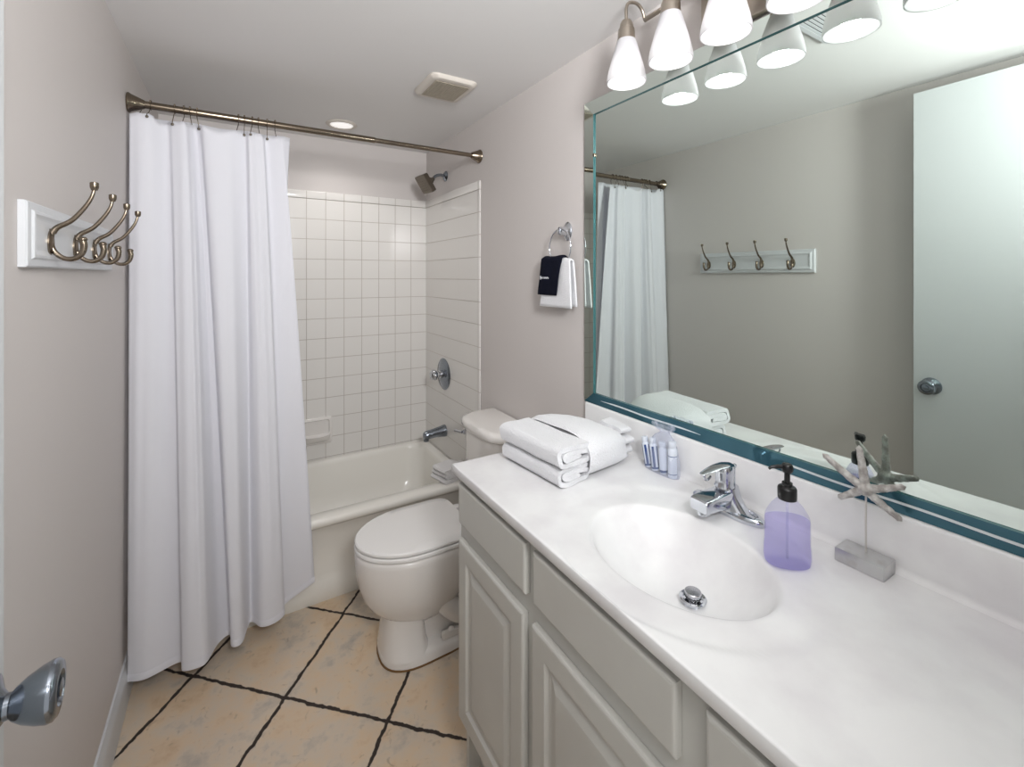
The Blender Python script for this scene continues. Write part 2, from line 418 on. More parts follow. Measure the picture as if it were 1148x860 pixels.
sp = thing('tub_spout', 'dark chrome tub spout on the tiled end wall', 'tub spout', (R-.006, 2.724, .575))
b = NB()
rings = []
for t, xx, zz, rr in [(0, -.0066, .577, .038), (.1, -.018, .577, .037), (.25, -.04, .576, .033), (.5, -.08, .573, .029), (.75, -.115, .570, .028), (.9, -.14, .567, .027), (1, -.15, .565, .021), (1.02, -.153, .564, .008)] or [(0, -.0066, .577, .036), (.1, -.018, .577, .034), (.25, -.04, .577, .028), (.5, -.08, .572, .024), (.75, -.115, .566, .024), (.9, -.14, .562, .024), (1, -.15, .560, .019), (1.02, -.153, .559, .008)]:
    rings.append([(R+xx, 2.724+rr*math.cos(2*PI*k/20), zz+rr*math.sin(2*PI*k/20)) for k in range(20)])
loft(b, rings); lathe(b, [(.0175, .552), (.0175, .533), (.015, .531), (.0, .531)], (R-.135, 2.724, 0), n=20)
obj('spout_body', b, M['darkchrome'], sp)

# ---------------------------------------------------------------- curtain rod, rings, curtains
rod = thing('shower_curtain_rod', 'bronze toned tension rod spanning above the tub from wall to wall', 'curtain rod', (.4, RODY, RODZ))
b = NB(); lathe(b, [(0, L+.02), (.0145, L+.02), (.0145, .583), (.0135, .586), (0, .586)], (0, RODY, RODZ), 'x', 20); obj('outer_tube', b, M['bronze'], rod)
b = NB(); lathe(b, [(0, .58), (.0118, .58), (.0118, R-.02), (0, R-.02)], (0, RODY, RODZ), 'x', 20); obj('inner_tube', b, M['bronze'], rod)
for s, xx in ((1, L+.0008), (-1, R-.0008)):
    b = NB(); lathe(b, [(0, 0), (.036, 0), (.038, .004*s), (.036, .009*s), (.033, .012*s), (.024, .034*s), (.019, .046*s), (.0165, .052*s), (0, .052*s)], (xx, RODY, RODZ), 'x', 28)
    obj('end_cap', b, M['bronze'], rod)

TOP = [(-.345, 2.235), (-.29, 2.222), (-.237, 2.254), (-.213, 2.238), (-.175, 2.222), (-.158, 2.245), (-.142, 2.261), (-.127, 2.252), (-.105, 2.222),
       (-.03, 2.225), (.032, 2.248), (.050, 2.226), (.075, 2.236), (.100, 2.242), (.118, 2.262), (.178, 2.236)]
HEM = [(-.338, 2.155), (-.281, 2.135), (-.183, 2.157), (-.169, 2.103), (-.118, 2.089), (-.091, 2.105), (-.060, 2.181), (-.020, 2.205), (-.012, 2.138),
       (.025, 2.139), (.055, 2.240), (.094, 2.192), (.140, 2.185), (.184, 2.212), (.190, 2.262), (.317, 2.283)]
HZ = [.088, .088, .09, .09, .09, .09, .09, .095, .09, .09, .094, .09, .09, .093, .105, .150]
def sheet(top, hem, hz, topz, name, label, m, creases=(), sag=None, k=9, nv=110, bulge=0):
    tp = smooth_path([(p[0], p[1], 0) for p in top], k); hp = smooth_path([(p[0], p[1], z) for p, z in zip(hem, hz)], k)
    b = NB(); rows = []
    for j in range(nv+1):
        t = j/nv; row = []
        for i, (a, c) in enumerate(zip(tp, hp)):
            zt = topz(a.x) if callable(topz) else topz
            z = zt+(c.z-zt)*t
            e = t**1.0
            x = a.x+(c.x-a.x)*(t**.85); y = a.y+(c.y-a.y)*e
            x += bulge*math.sin(PI*t)*(i/len(tp))
            # soft secondary ripples that die towards the hem
            y += .004*math.sin(i*.9+2*t)*(1-t)*t*2
            for zc_, i0, i1, amp in creases:
                u = i/len(tp)
                if i0 <= u <= i1: y -= amp*math.exp(-((z-zc_-.02*(u-i0))/.006)**2)
            if x < L+.004: x = L+.004
            row.append((x, y, z))
        rows.append(row)
    # thin double skin so that the cloth has thickness
    vr = [[b.verts.new(p) for p in r] for r in rows]
    for A, B in zip(vr[:-1], vr[1:]):
        for i in range(len(A)-1): b.faces.new((A[i], A[i+1], B[i+1], B[i]))
    bm = b
    o = obj(name, bm, m, None, angle=80)
    md = o.modifiers.new('thickness', 'SOLIDIFY'); md.thickness = .001; md.offset = 0
    return o, hp, vr
RINGX = [-.312, -.282, -.206, -.176, -.156, -.133, .012, .034, .063, .086, .119, .150]
TAILX = [-.320, -.289, -.212, -.180, -.150, -.127, .005, .033, .056, .090, .120, .155]
FRONT = [0, 1, 1, 0, 0, 1, 0, 1, 1, 0, 1, 0]
def topz(x):
    d = min(abs(x-r) for r in TAILX)
    return 2.196-.0 - min(.020, d*.35)+ (.012 if x < -.27 else 0)
cur = thing('shower_curtain', 'white fabric shower curtain gathered to the left outside the tub', 'curtain', (-.05, RODY-.04, .09))
CR = [(1.70, 0, .5, .0014), (1.36, .45, 1, .0018), (1.22, 0, .45, .0014), (.98, .0, .4, .0020), (.93, .6, 1, .002), (.72, .1, .9, .002), (.55, 0, .35, .0024), (.50, .5, 1, .0024), (.27, 0, 1, .0028)]
o, hp, _ = sheet(TOP, HEM, HZ, topz, 'fabric', '', M['curtain'], CR)
o.parent = cur; o.matrix_parent_inverse = Matrix.Translation(cur.location).inverted()
# hem fold, slightly thicker band
tpp = smooth_path([(p[0], p[1], 0) for p in TOP], 9)
b = NB(); rws = []
for dz, off in ((.0, .0), (0, -.0022), (.024, -.0022), (.026, -.0008)):
    rws.append([(max(p.x, L+.004), p.y+off, p.z+dz) for p in hp])
vr = [[b.verts.new(p) for p in r] for r in rws]
for A, B in zip(vr[:-1], vr[1:]):
    for i in range(len(A)-1): b.faces.new((A[i], A[i+1], B[i+1], B[i]))
obj('hem', b, M['curtain'], cur)
# liner inside the tub
LT = [(L+.01, 2.30), (-.25, 2.315), (-.15, 2.295), (-.05, 2.32), (.05, 2.298), (.12, 2.322), (.18, 2.30), (.216, 2.315)]
LH = [(L+.09, 2.432), (-.17, 2.45), (-.09, 2.435), (-.02, 2.452), (.05, 2.436), (.10, 2.452), (.13, 2.436), (.16, 2.445)]
o, _, _ = sheet(LT, LH, [.36]*8, 2.215, 'shower_curtain_liner', '', M['curtain'], k=8, nv=50)
tag(o, 'plain white liner hanging on the tub side behind the fabric curtain', 'curtain liner')
ORD = ['first', 'second', 'third', 'fourth', 'fifth', 'sixth', 'seventh', 'eighth', 'ninth', 'tenth', 'eleventh', 'twelfth']
def top_y(x):
    best = min(tpp, key=lambda p: abs(p.x-x)); return best.y
for i, xx in enumerate(RINGX):
    tx = TAILX[i]; yy = top_y(tx); zg = topz(tx)-.016; sg = -1 if FRONT[i] else 1
    t = thing('curtain_hook', 'thin bronze curtain hook looped on the rod, %s counting from the left wall' % ORD[i], 'curtain hook', (xx, RODY, RODZ), 'hooks holding the shower curtain')
    b = NB()
    loop = [(xx, RODY+.0172*math.sin(a), RODZ+.0172*math.cos(a)) for a in [math.radians(d) for d in range(-150, 151, 20)]]
    yf = yy+sg*.007
    if not FRONT[i]: loop = [(p[0], 2*RODY-p[1], p[2]) for p in loop]
    tail = [(xx, RODY+sg*.014, RODZ-.018), ((xx+tx)/2, (RODY+yf)/2+sg*.006, RODZ-.035), (tx, yf, zg+.012), (tx, yf+sg*.002, zg)]
    tube(b, smooth_path(loop[::-1]+tail, 3), .0014, 8)
    for a in (60, 30, 0, -30, -60):
        a = math.radians(a); sphere(b, (xx, RODY+.0178*math.sin(a), RODZ+.0178*math.cos(a)), .0036, u=10, v=6)
    obj('hook_wire', b, M['bronze'], t)
    b = NB(); sphere(b, (tx, yf+sg*.003, zg), .0055, (1, .6, 1), 12, 8); obj('end_bead', b, M['headm'], t)

# ---------------------------------------------------------------- toilet
TY = 1.875
def egg(xf, xb, hw, z, n=40, pf=2.0, pb=3.0, xm=None):
    """plan outline: elliptical front (towards -x), squarer back"""
    xm = xm if xm is not None else xf+(xb-xf)*.52
    out = []
    for i in range(n):
        a = 2*PI*i/n; c, s = math.cos(a), math.sin(a)
        p = pb if c > 0 else pf
        x = xm+(xb-xm if c > 0 else xm-xf)*math.copysign(abs(c)**(2/p), c)
        y = TY+hw*math.copysign(abs(s)**(2/p), s)
        out.append((x, y, z))
    return out
toi = thing('toilet', 'white two piece toilet with closed lid between tub and vanity', 'toilet', (.8, TY, 0))
b = NB()
loft(b, [egg(.60, .78, .07, .135, xm=.68), egg(.545, .80, .098, .165, xm=.67), egg(.505, .83, .118, .19, xm=.66), egg(.468, .86, .138, .225, xm=.65), egg(.441, .90, .156, .27, xm=.65),
         egg(.424, .94, .170, .325, xm=.65), egg(.414, .965, .180, .385, xm=.65), egg(.411, .975, .184, .44, xm=.65), egg(.413, .975, .184, .458, xm=.65), egg(.42, .97, .178, .464, xm=.65)])
# horn that carries the tank
loft(b, [rrect(.86, 1.10, TY-.10, TY+.10, .03, .30, 5), rrect(.85, 1.14, TY-.12, TY+.12, .03, .40, 5), rrect(.85, 1.15, TY-.13, TY+.13, .03, .462, 5), rrect(.86, 1.14, TY-.12, TY+.12, .03, .468, 5)])
obj('bowl', b, M['porc'], toi, angle=60)
b = NB()
loft(b, [egg(.508, .985, .128, .003, pf=2.6, xm=.68), egg(.506, .985, .128, .03, pf=2.6, xm=.68), egg(.512, .98, .118, .045, pf=2.6, xm=.68), egg(.520, .97, .085, .055, pf=2.6, xm=.68)])
loft(b, [egg(.508, .70, .126, .035, pf=2.8, xm=.63), egg(.513, .69, .108, .08, pf=2.8, xm=.62), egg(.517, .685, .099, .13, pf=2.8, xm=.62), egg(.517, .69, .099, .19, pf=2.8, xm=.62), egg(.505, .70, .108, .24, pf=2.6, xm=.62)])
loft(b, [rrect(.62, .97, TY-.072, TY+.072, .03, .04, 5), rrect(.62, .95, TY-.065, TY+.065, .03, .2, 5), rrect(.62, .97, TY-.075, TY+.075, .03, .34, 5)])
obj('pedestal', b, M['porc'], toi, angle=60)
for s in (-1, 1):
    b = NB()
    tube(b, smooth_path([(.64, TY+s*.075, .30), (.72, TY+s*.085, .25), (.78, TY+s*.085, .17), (.85, TY+s*.082, .12), (.93, TY+s*.078, .15), (.97, TY+s*.07, .24), (.99, TY+s*.06, .33)], 6), lambda t: .036+.01*math.sin(PI*t), 16)
    box(b, .74, .83, TY+s*.10-.012, TY+s*.10+.012, .048, .078, .006); sphere(b, (.785, TY+s*.10, .078), .014, (1, 1, .7))
    obj('trapway', b, M['porc'], toi)
b = NB(); loft(b, [egg(.503, .988, .132, .0005, pf=2.6, xm=.68), egg(.503, .988, .132, .005, pf=2.6, xm=.68), egg(.51, .98, .125, .006, pf=2.6, xm=.68)]); obj('floor_caulk', b, M['caulk'], toi)
b = NB(); loft(b, [egg(.412, .875, .182, .469, xm=.655, pb=6), egg(.409, .878, .186, .472, xm=.655, pb=6), egg(.409, .878, .186, .481, xm=.655, pb=6), egg(.412, .875, .182, .485, xm=.655, pb=6)])
obj('seat', b, M['seat'], toi)
b = NB(); loft(b, [egg(.414, .872, .179, .489, xm=.655, pb=7), egg(.411, .876, .184, .492, xm=.655, pb=7), egg(.411, .876, .184, .500, xm=.655, pb=7), egg(.416, .872, .179, .505, xm=.655, pb=7), egg(.46, .84, .14, .5085, xm=.655, pb=7), egg(.56, .76, .06, .510, xm=.655, pb=7)])
obj('lid', b, M['seat'], toi)
for s in (-1, 1):
    b = NB(); box(b, .868, .905, TY+s*.075-.018, TY+s*.075+.018, .466, .50, .007); obj('hinge', b, M['seat'], toi)
b = NB()
def tank(xf, hw, z, bow):
    out = []
    n = 14
    for i in range(n+1):
        t = -1+2*i/n; e = abs(t)**6
        out.append((xf-bow*(1-t*t)+.06*e, TY-hw*t, z))
    out += [(R-.012, TY-hw, z), (R-.012, TY+hw, z)]
    return out
loft(b, [tank(.99, .165, .475, .006), tank(.978, .18, .50, .008), tank(.97, .19, .6, .010), tank(.962, .198, .845, .012)])
obj('tank', b, M['porc'], toi, angle=50)
b = NB(); loft(b, [tank(.957, .204, .846, .014), tank(.950, .212, .852, .014), tank(.948, .214, .872, .014), tank(.955, .208, .884, .014), tank(.975, .19, .888, .010)])
obj('tank_lid', b, M['porc'], toi, angle=50)
b = NB(); lathe(b, [(0, 0), (.012, 0), (.012, -.01), (.006, -.014), (0, -.014)], (.968, TY+.15, .81), 'x', 16)
tube(b, [(.950, TY+.15, .81), (.946, TY+.17, .808), (.942, TY+.205, .803)], lambda t: .006+.002*t, 10)
obj('flush_lever', b, M['chrome'], toi)

# ---------------------------------------------------------------- vanity
van = thing('vanity_cabinet', 'off white bathroom vanity cabinet with raised panel doors', 'vanity', (.88, .66, 0))
FX, DX = .615, .597                       # face frame plane, door front plane
CB, CT, VY0, VY1 = .18, .948, .02, 1.314
b = NB()
box(b, FX+.0195, R-.002, VY1-.018, VY1, .0, CT)             # far side panel
box(b, FX+.0195, R-.002, VY0, VY0+.018, .0, CT)
box(b, FX+.06, FX+.075, VY0+.018, VY1-.018, 0, CB)    # toe kick board
box(b, FX+.02, R-.002, VY0+.018, VY1-.018, CB, CB+.016)
box(b, FX, FX+.019, VY0, VY1, CB, CT, .001)           # face frame behind the fronts
obj('body', b, M['cab'], van)
def panel_front(name, y0, y1, z0, z1, raised):
    """routed front: bevelled outer edge; raised ones have a recessed moulding and a fielded panel"""
    b = NB()
    def rg(i, x):
        return [(x, y0+i, z0+i), (x, y1-i, z0+i), (x, y1-i, z1-i), (x, y0+i, z1-i)]
    xb = FX-.0008
    seq = [(0, xb), (0, DX+.006), (.0012, DX+.003), (.004, DX+.0008), (.008, DX)]
    if raised: seq += [(.052, DX), (.055, DX+.003), (.060, DX+.007), (.066, DX+.008), (.070, DX+.008), (.092, DX+.0015), (.098, DX+.001)]
    else: seq += [(.020, DX)]
    loft(b, [rg(*s) for s in seq])
    return obj(name, b, M['cab'], van, smooth=False)
panel_front('drawer', .918, 1.298, .806, .930, False)
panel_front('drawer', .478, .884, .806, .930, False)
panel_front('drawer', .060, .425, .806, .930, False)
panel_front('door', .926, 1.298, .198, .755, True)
panel_front('door', .478, .888, .198, .755, True)
panel_front('door', .060, .425, .198, .755, True)
# worktop with moulded oval bowl
top = thing('countertop', 'white cultured marble vanity top with moulded oval sink and backsplash', 'countertop', (.88, .66, ZC))
SX, SY, SA, SB = .828, .662, .162, .212
def smst(a, b_, v):
    t = max(0, min(1, (v-a)/(b_-a))); return t*t*(3-2*t)
def ctz(x, y):
    # distance-like measure to the bowl rim
    q = math.hypot((x-SX)/SA, (y-SY)/SB)
    z = 0
    qo = math.hypot((x-.842)/.262, (y-.662)/.300)
    z += -.0035*(1-smst(.955, 1.0, qo)) + .0028*math.exp(-((qo-1.0)/.012)**2)*0
    if q < 1.06:
        # bowl, deepest a little towards the wall where the drain sits
        qd = math.hypot((x-.866)/SA, (y-.645)/SB)
        p = 1-min(1, q/1.0)
        depth = .118*(1-(1-p)**2.4)*smst(-.10, .10, p)
        z -= depth
        z -= .005*(1-smst(.90, 1.06, q))
    return z
b = NB()
# polar mesh around the bowl, blended out to the rectangle
NR, NA = 70, 160
def rectpt(a):
    c, s = math.cos(a), math.sin(a)
    x0_, x1_, y0_, y1_ = XE+.006-SX, 1.150-SX, VY0-.012-SY, YE-.006-SY
    t = 1e9
    if c > 1e-9: t = min(t, x1_/c)
    if c < -1e-9: t = min(t, x0_/c)
    if s > 1e-9: t = min(t, y1_/s)
    if s < -1e-9: t = min(t, y0_/s)
    return t*c, t*s
angs = [2*PI*i/NA for i in range(NA)]
for cx in (XE+.006-SX, 1.150-SX):
    for cy in (VY0-.012-SY, YE-.006-SY):
        a = math.atan2(cy, cx) % (2*PI)
        k = min(range(NA), key=lambda i: abs(angs[i]-a)); angs[k] = a
rings = []
for j in range(NR+1):
    ring = []
    for a in angs:
        c, s = math.cos(a), math.sin(a)
        if j <= 40:
            f = (j/40)*1.06; f = max(f, .0008)
            ea = math.atan2(s/SB, c/SA)
            x, y = f*SA*math.cos(ea), f*SB*math.sin(ea)
        else:
            f = (j-40)/(NR-40); ea = math.atan2(s/SB, c/SA)
            x0_, y0_ = 1.06*SA*math.cos(ea), 1.06*SB*math.sin(ea)
            rx, ry = rectpt(a); x, y = x0_+(rx-x0_)*f, y0_+(ry-y0_)*f
        ring.append((SX+x, SY+y, ZC+ctz(SX+x, SY+y)))
    rings.append(ring)
vr = loft(b, rings, cap0=True, cap1=False)
# rounded edge and skirt on the rectangle
def outr(off, z): # expands the outer loop
    out = []
    for a in angs:
        rx, ry = rectpt(a); x, y = SX+rx, SY+ry
        if abs(x-(XE+.006)) < 1e-6: x -= off
        if abs(y-(YE-.006)) < 1e-6: y += off
        if abs(y-(VY0-.012)) < 1e-6: y -= 0
        out.append((x, y, z))
    return out
prev = vr[-1]
for off, z in [(.004, ZC-.0004), (.0056, ZC-.0016), (.006, ZC-.0034), (.006, ZC-.026), (.003, ZC-.0295), (-.004, ZC-.0298)]:
    nv_ = [b.verts.new(p) for p in outr(off, z)]
    for i in range(NA):
        j2 = (i+1) % NA; b.faces.new((prev[i], prev[j2], nv_[j2], nv_[i]))
    prev = nv_
obj('sink_top', b, M['marble'], top, angle=70)
b = NB()
prof = [(R-.001, ZC-.03), (1.135, ZC-.006), (1.1375, ZC+.0008), (1.142, ZC+.003), (1.147, ZC+.008), (1.1485, ZC+.014), (1.1485, 1.088), (1.1505, 1.0925), (1.155, 1.0945), (R-.001, 1.0945)]
loft(b, [[(p[0], y, p[1]) for p in prof] for y in (VY0-.012, YE-.002, YE)])
obj('backsplash', b, M['marble'], top, angle=50)
dr = NB(); DZ = ZC-.1215
lathe(dr, [(.0, -.004), (.028, .001), (.029, .004), (.026, .0058), (.0215, .0045), (.021, -.008), (0, -.01)], (.866, .645, DZ+.006), 'z', 32)
dd = obj('drain', dr, M['chrome'], top)
b = NB(); lathe(b, [(.008, -.01), (.008, .004), (.0165, .005), (.018, .007), (.018, .017), (.0165, .0185), (.0, .019)], (.866, .645, DZ+.006), 'z', 28)
o = obj('stopper', b, M['stop'], dd)

# ---------------------------------------------------------------- faucet
fa = thing('faucet', 'chrome single lever faucet on the sink deck', 'faucet', (1.082, .715, ZC))
FXc, FYc, FZ = 1.082, .704, ZC-.003
b = NB()
def stad(hx, hy, z, n=32, p=2.6, cx=FXc):
    return [(cx+hx*math.copysign(abs(math.cos(a))**(2/p), math.cos(a)), FYc+hy*math.copysign(abs(math.sin(a))**(2/p), math.sin(a)), z) for a in [2*PI*i/n for i in range(n)]]
loft(b, [stad(.029, .096, FZ, p=2.3), stad(.031, .098, FZ+.004, p=2.3), stad(.031, .098, FZ+.010, p=2.3), stad(.027, .092, FZ+.016, p=2.3), stad(.018, .082, FZ+.0175, p=2.3), stad(.016, .078, FZ+.013, p=2.3)])
obj('base_plate', b, M['chrome'], fa)
b = NB()
loft(b, [stad(.030, .060, FZ+.012, p=2.2), stad(.029, .046, FZ+.026, p=2.2), stad(.027, .034, FZ+.042, p=2.2), stad(.026, .029, FZ+.058, p=2.2), stad(.025, .027, FZ+.066, p=2.2)])
# spout reaching over the bowl
rings = []
for x, z0_, z1_, hy in [(FXc+.01, FZ+.016, FZ+.060, .026), (FXc-.03, FZ+.018, FZ+.060, .026), (FXc-.07, FZ+.024, FZ+.060, .026), (FXc-.098, FZ+.026, FZ+.060, .026), (FXc-.112, FZ+.026, FZ+.058, .0255), (FXc-.116, FZ+.029, FZ+.055, .023)]:
    rings.append([(x, FYc+p[0], p[1]) for p in rrect(-hy, hy, z0_, z1_, .007, 0, 4)])
loft(b, rings)
obj('spout', b, M['chrome'], fa)
b = NB(); lathe(b, [(.013, FZ+.034), (.0145, FZ+.032), (.0145, FZ+.018), (.012, FZ+.016), (0, FZ+.018)], (FXc-.098, FYc, 0), 'z', 24); obj('aerator', b, M['chrome'], fa)
b = NB()
lathe(b, [(.024, FZ+.067), (.0215, FZ+.072), (.0205, FZ+.090), (.0225, FZ+.104), (.0235, FZ+.112), (.019, FZ+.119), (.0, FZ+.121)], (FXc-.012, FYc, 0), 'z', 28)
rings = []
for t, x, z, hy, th in [(0, .012, .115, .014, .006), (.2, -.01, .119, .018, .0055), (.5, -.045, .121, .015, .0035), (.8, -.078, .119, .012, .0028), (1, -.100, .116, .009, .0022), (1.02, -.104, .116, .004, .0015)]:
    rings.append([(FXc+x, FYc+hy*math.cos(2*PI*k/16), FZ+z+th*math.sin(2*PI*k/16)) for k in range(16)])
loft(b, rings)
tube(b, smooth_path([(FXc-.094, FYc, FZ+.114), (FXc-.092, FYc, FZ+.103), (FXc-.080, FYc, FZ+.098), (FXc-.068, FYc, FZ+.104)], 5), .0028, 8)
obj('lever_handle', b, M['chrome'], fa)
b = NB(); lathe(b, [(.0022, FZ+.012), (.0022, FZ+.105), (.0048, FZ+.109), (.0052, FZ+.114), (.0, FZ+.117)], (FXc+.034-.008, FYc-.004, 0), 'z', 12); obj('lift_rod', b, M['chrome'], fa)

# ---------------------------------------------------------------- soap pump bottle
BX, BY, BR = .990, .508, math.radians(-40)
ZS = ZC-.0025
so = thing('soap_pump_bottle', 'clear bottle of lavender hand soap with black pump', 'soap dispenser', (BX, BY, ZS))
def oring(a, c, z, n=36, p=2.3):
    if z > ZS+.0001 and a > .02: a *= .95; c *= .95
    out = []
    for i in range(n):
        t = 2*PI*i/n; u = a*math.copysign(abs(math.cos(t))**(2/p), math.cos(t)); v = c*math.copysign(abs(math.sin(t))**(2/p), math.sin(t))
        out.append((BX+u*math.cos(BR)-v*math.sin(BR), BY+u*math.sin(BR)+v*math.cos(BR), z))
    return out
BODY = [(.040, .026, 0), (.0455, .031, .004), (.0475, .033, .014), (.0470, .0325, .035), (.0455, .0315, .045), (.0455, .0315, .090), (.0440, .0305, .100), (.039, .028, .110), (.031, .024, .122), (.022, .019, .131), (.0145, .0145, .136), (.0135, .0135, .142)]
b = NB(); loft(b, [oring(a, c, ZS+.0004+z) for a, c, z in BODY]); obj('bottle', b, M['bottle'], so)
b = NB(); SO = [(a-.0016, c-.0016, z) for a, c, z in BODY if z <= .09]; SO[0] = (SO[0][0], SO[0][1], .002); SO.append((.0442, .0302, .094))
loft(b, [oring(a, c, ZS+z) for a, c, z in SO]); obj('liquid_soap', b, M['soap'], so)
b = NB(); lathe(b, [(0, .136), (.0175, .136), (.018, .139), (.018, .158), (.0165, .161), (.010, .164), (.010, .170), (.0055, .171), (.0055, .190), (.009, .192), (.011, .196), (.0115, .204), (.009, .2085), (0, .209)], (BX, BY, ZS), 'z', 28)
nd = Vector((-.80, .60, 0))
tube(b, [Vector((BX, BY, ZS+.202)), Vector((BX, BY, ZS+.203))+nd*.020, Vector((BX, BY, ZS+.2015))+nd*.032, Vector((BX, BY, ZS+.197))+nd*.037], lambda t: .0048-.0022*t, 10)
obj('pump', b, M['black'], so)
b = NB(); lathe(b, [(.0026, .136), (.0026, .01), (.001, .009)], (BX, BY, ZS), 'z', 10); obj('dip_tube', b, M['bottle'], so)

# ---------------------------------------------------------------- starfish on a stand
GX, GY = 1.110, .415
st = thing('starfish_sculpture', 'grey starfish on a thin rod rising from a silver block', 'ornament', (GX, GY, ZC))
b = NB(); box(b, 1.084, 1.139, .374, .460, ZC+.0002, ZC+.028, .0015); obj('base_block', b, M['silverleaf'], st)
b = NB(); tube(b, [(GX+.004, GY, ZC+.029), (GX+.004, GY, ZC+.150)], .0019, 10); obj('rod', b, M['rodw'], st)
b = NB()
SCn = Vector((GX-.001, GY, 1.141)); hx = Vector((.30, -.954, 0)).normalized(); up = Vector((-.10, -.03, 1)).normalized()
nrm = hx.cross(up).normalized()
ARMS = [(92, .090), (150, .090), (222, .058), (312, .076), (12, .068)]
NA_ = 120; front = []; back = []
# star body: radial surface with rounded tapering arms
rng = []
for lv in range(9):
    ring = []
    for i in range(NA_):
        pass
def arm(bm, ang, ln, bend):
    path = []; d = hx*math.cos(math.radians(ang))+up*math.sin(math.radians(ang)); sd = nrm.cross(d)
    rs = []
    n = 14
    for k in range(n+1):
        t = k/n
        p = SCn+d*(ln*t)+sd*(bend*math.sin(PI*t*.5)*t)
        rad = .0092-.0040*t if t < .9 else .0056*math.sqrt(max(0, 1-((t-.9)/.1)**2))+.0004
        path.append(p); rs.append(max(rad, .0012) if k < n else .0004)
    rings_ = []
    for k, p in enumerate(path):
        tt = (path[min(k+1, n)]-path[max(k-1, 0)]).normalized(); s = nrm.cross(tt).normalized()
        ring = []
        for q in range(14):
            a = 2*PI*q/14
            wob = 1+.10*math.sin(q*3+k*2.1)
            ring.append(p+s*math.cos(a)*rs[k]*wob+nrm*math.sin(a)*rs[k]*.75*wob)
        rings_.append(ring)
    loft(bm, rings_)
for (a, l_), bd in zip(ARMS, (.006, -.012, -.004, .010, .010)): arm(b, a, l_, bd)
sphere(b, SCn, .0155, (.75, 1, 1), 16, 10)
obj('starfish', b, M['star'], st, angle=80)

# ---------------------------------------------------------------- mirror
mi = thing('wall_mirror', 'large rectangular wall mirror with slanted glass borders and a teal bottom strip above the vanity', 'mirror', (R, .68, 1.095))
MY0, MZ0, MZ1, MYL = .03, 1.0955, 2.245, 1.350
IY, IZ0, IZ1 = 1.295, 1.137, 2.190
b = NB()
box(b, MX, R-.0005, MY0, MYL-.001, MZ0+.001, MZ1-.001)
for f in b.faces:
    n_ = f.calc_center_median(); f.material_index = 0 if abs(n_.x-MX) < 1e-4 else 1
obj('mirror_panel', b, [M['mirror'], M['edge']], mi, smooth=False)
def strip(name, pts, m, xi=.0065, xo=.0035):
    b = NB()   # pts: outer a, outer b, inner b, inner a (y, z); thicker at the inner edge
    xs = (MX-xo, MX-xo, MX-xi, MX-xi)
    fr = [b.verts.new((x, p[0], p[1])) for x, p in zip(xs, pts)]
    bk = [b.verts.new((MX-.0002, p[0], p[1])) for p in pts]
    b.faces.new(fr).material_index = 0
    for i in range(4):
        j = (i+1) % 4; b.faces.new((fr[i], fr[j], bk[j], bk[i])).material_index = 1
    b.faces.new(bk[::-1]).material_index = 1
    return obj(name, b, [m, M['edge']], mi, smooth=False)
e = .0006
strip('left_strip', [(MYL, MZ0), (MYL, MZ1), (IY+e, IZ1+e), (IY+e, IZ0-e)], M['mirror'])
strip('top_strip', [(MYL, MZ1+e), (MY0, MZ1+e), (MY0, IZ1+e), (IY+e, IZ1+e)], M['mirror'])
bs = strip('bottom_strip', [(MYL, MZ0), (MY0, MZ0), (MY0, IZ0-e), (IY+e, IZ0-e)], M['teal'], .0060, .0045)
bs['label'] = 'teal bottom strip'
b = NB()  # reflected white line, modelled as a broken pale strip
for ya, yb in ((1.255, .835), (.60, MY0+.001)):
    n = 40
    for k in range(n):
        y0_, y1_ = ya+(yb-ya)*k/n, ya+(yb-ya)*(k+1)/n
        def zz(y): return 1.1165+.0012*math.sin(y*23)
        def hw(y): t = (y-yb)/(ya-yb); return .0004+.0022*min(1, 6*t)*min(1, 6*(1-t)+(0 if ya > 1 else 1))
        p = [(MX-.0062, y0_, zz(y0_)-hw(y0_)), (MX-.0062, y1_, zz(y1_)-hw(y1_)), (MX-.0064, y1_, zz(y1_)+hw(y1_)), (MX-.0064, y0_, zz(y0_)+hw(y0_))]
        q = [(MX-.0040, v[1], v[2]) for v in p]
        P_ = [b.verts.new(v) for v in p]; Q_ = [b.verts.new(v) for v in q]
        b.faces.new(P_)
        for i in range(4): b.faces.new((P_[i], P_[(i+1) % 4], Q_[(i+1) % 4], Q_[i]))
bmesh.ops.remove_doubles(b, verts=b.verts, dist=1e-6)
o = obj('reflection_line', b, M['line'], bs, smooth=False); o['label'] = 'pale painted reflection line'
b = NB(); box(b, MX-.008, R-.001, 1.290, 1.299, 2.03, 2.042, .001); obj('mirror_clip', b, M['bronze'], mi)

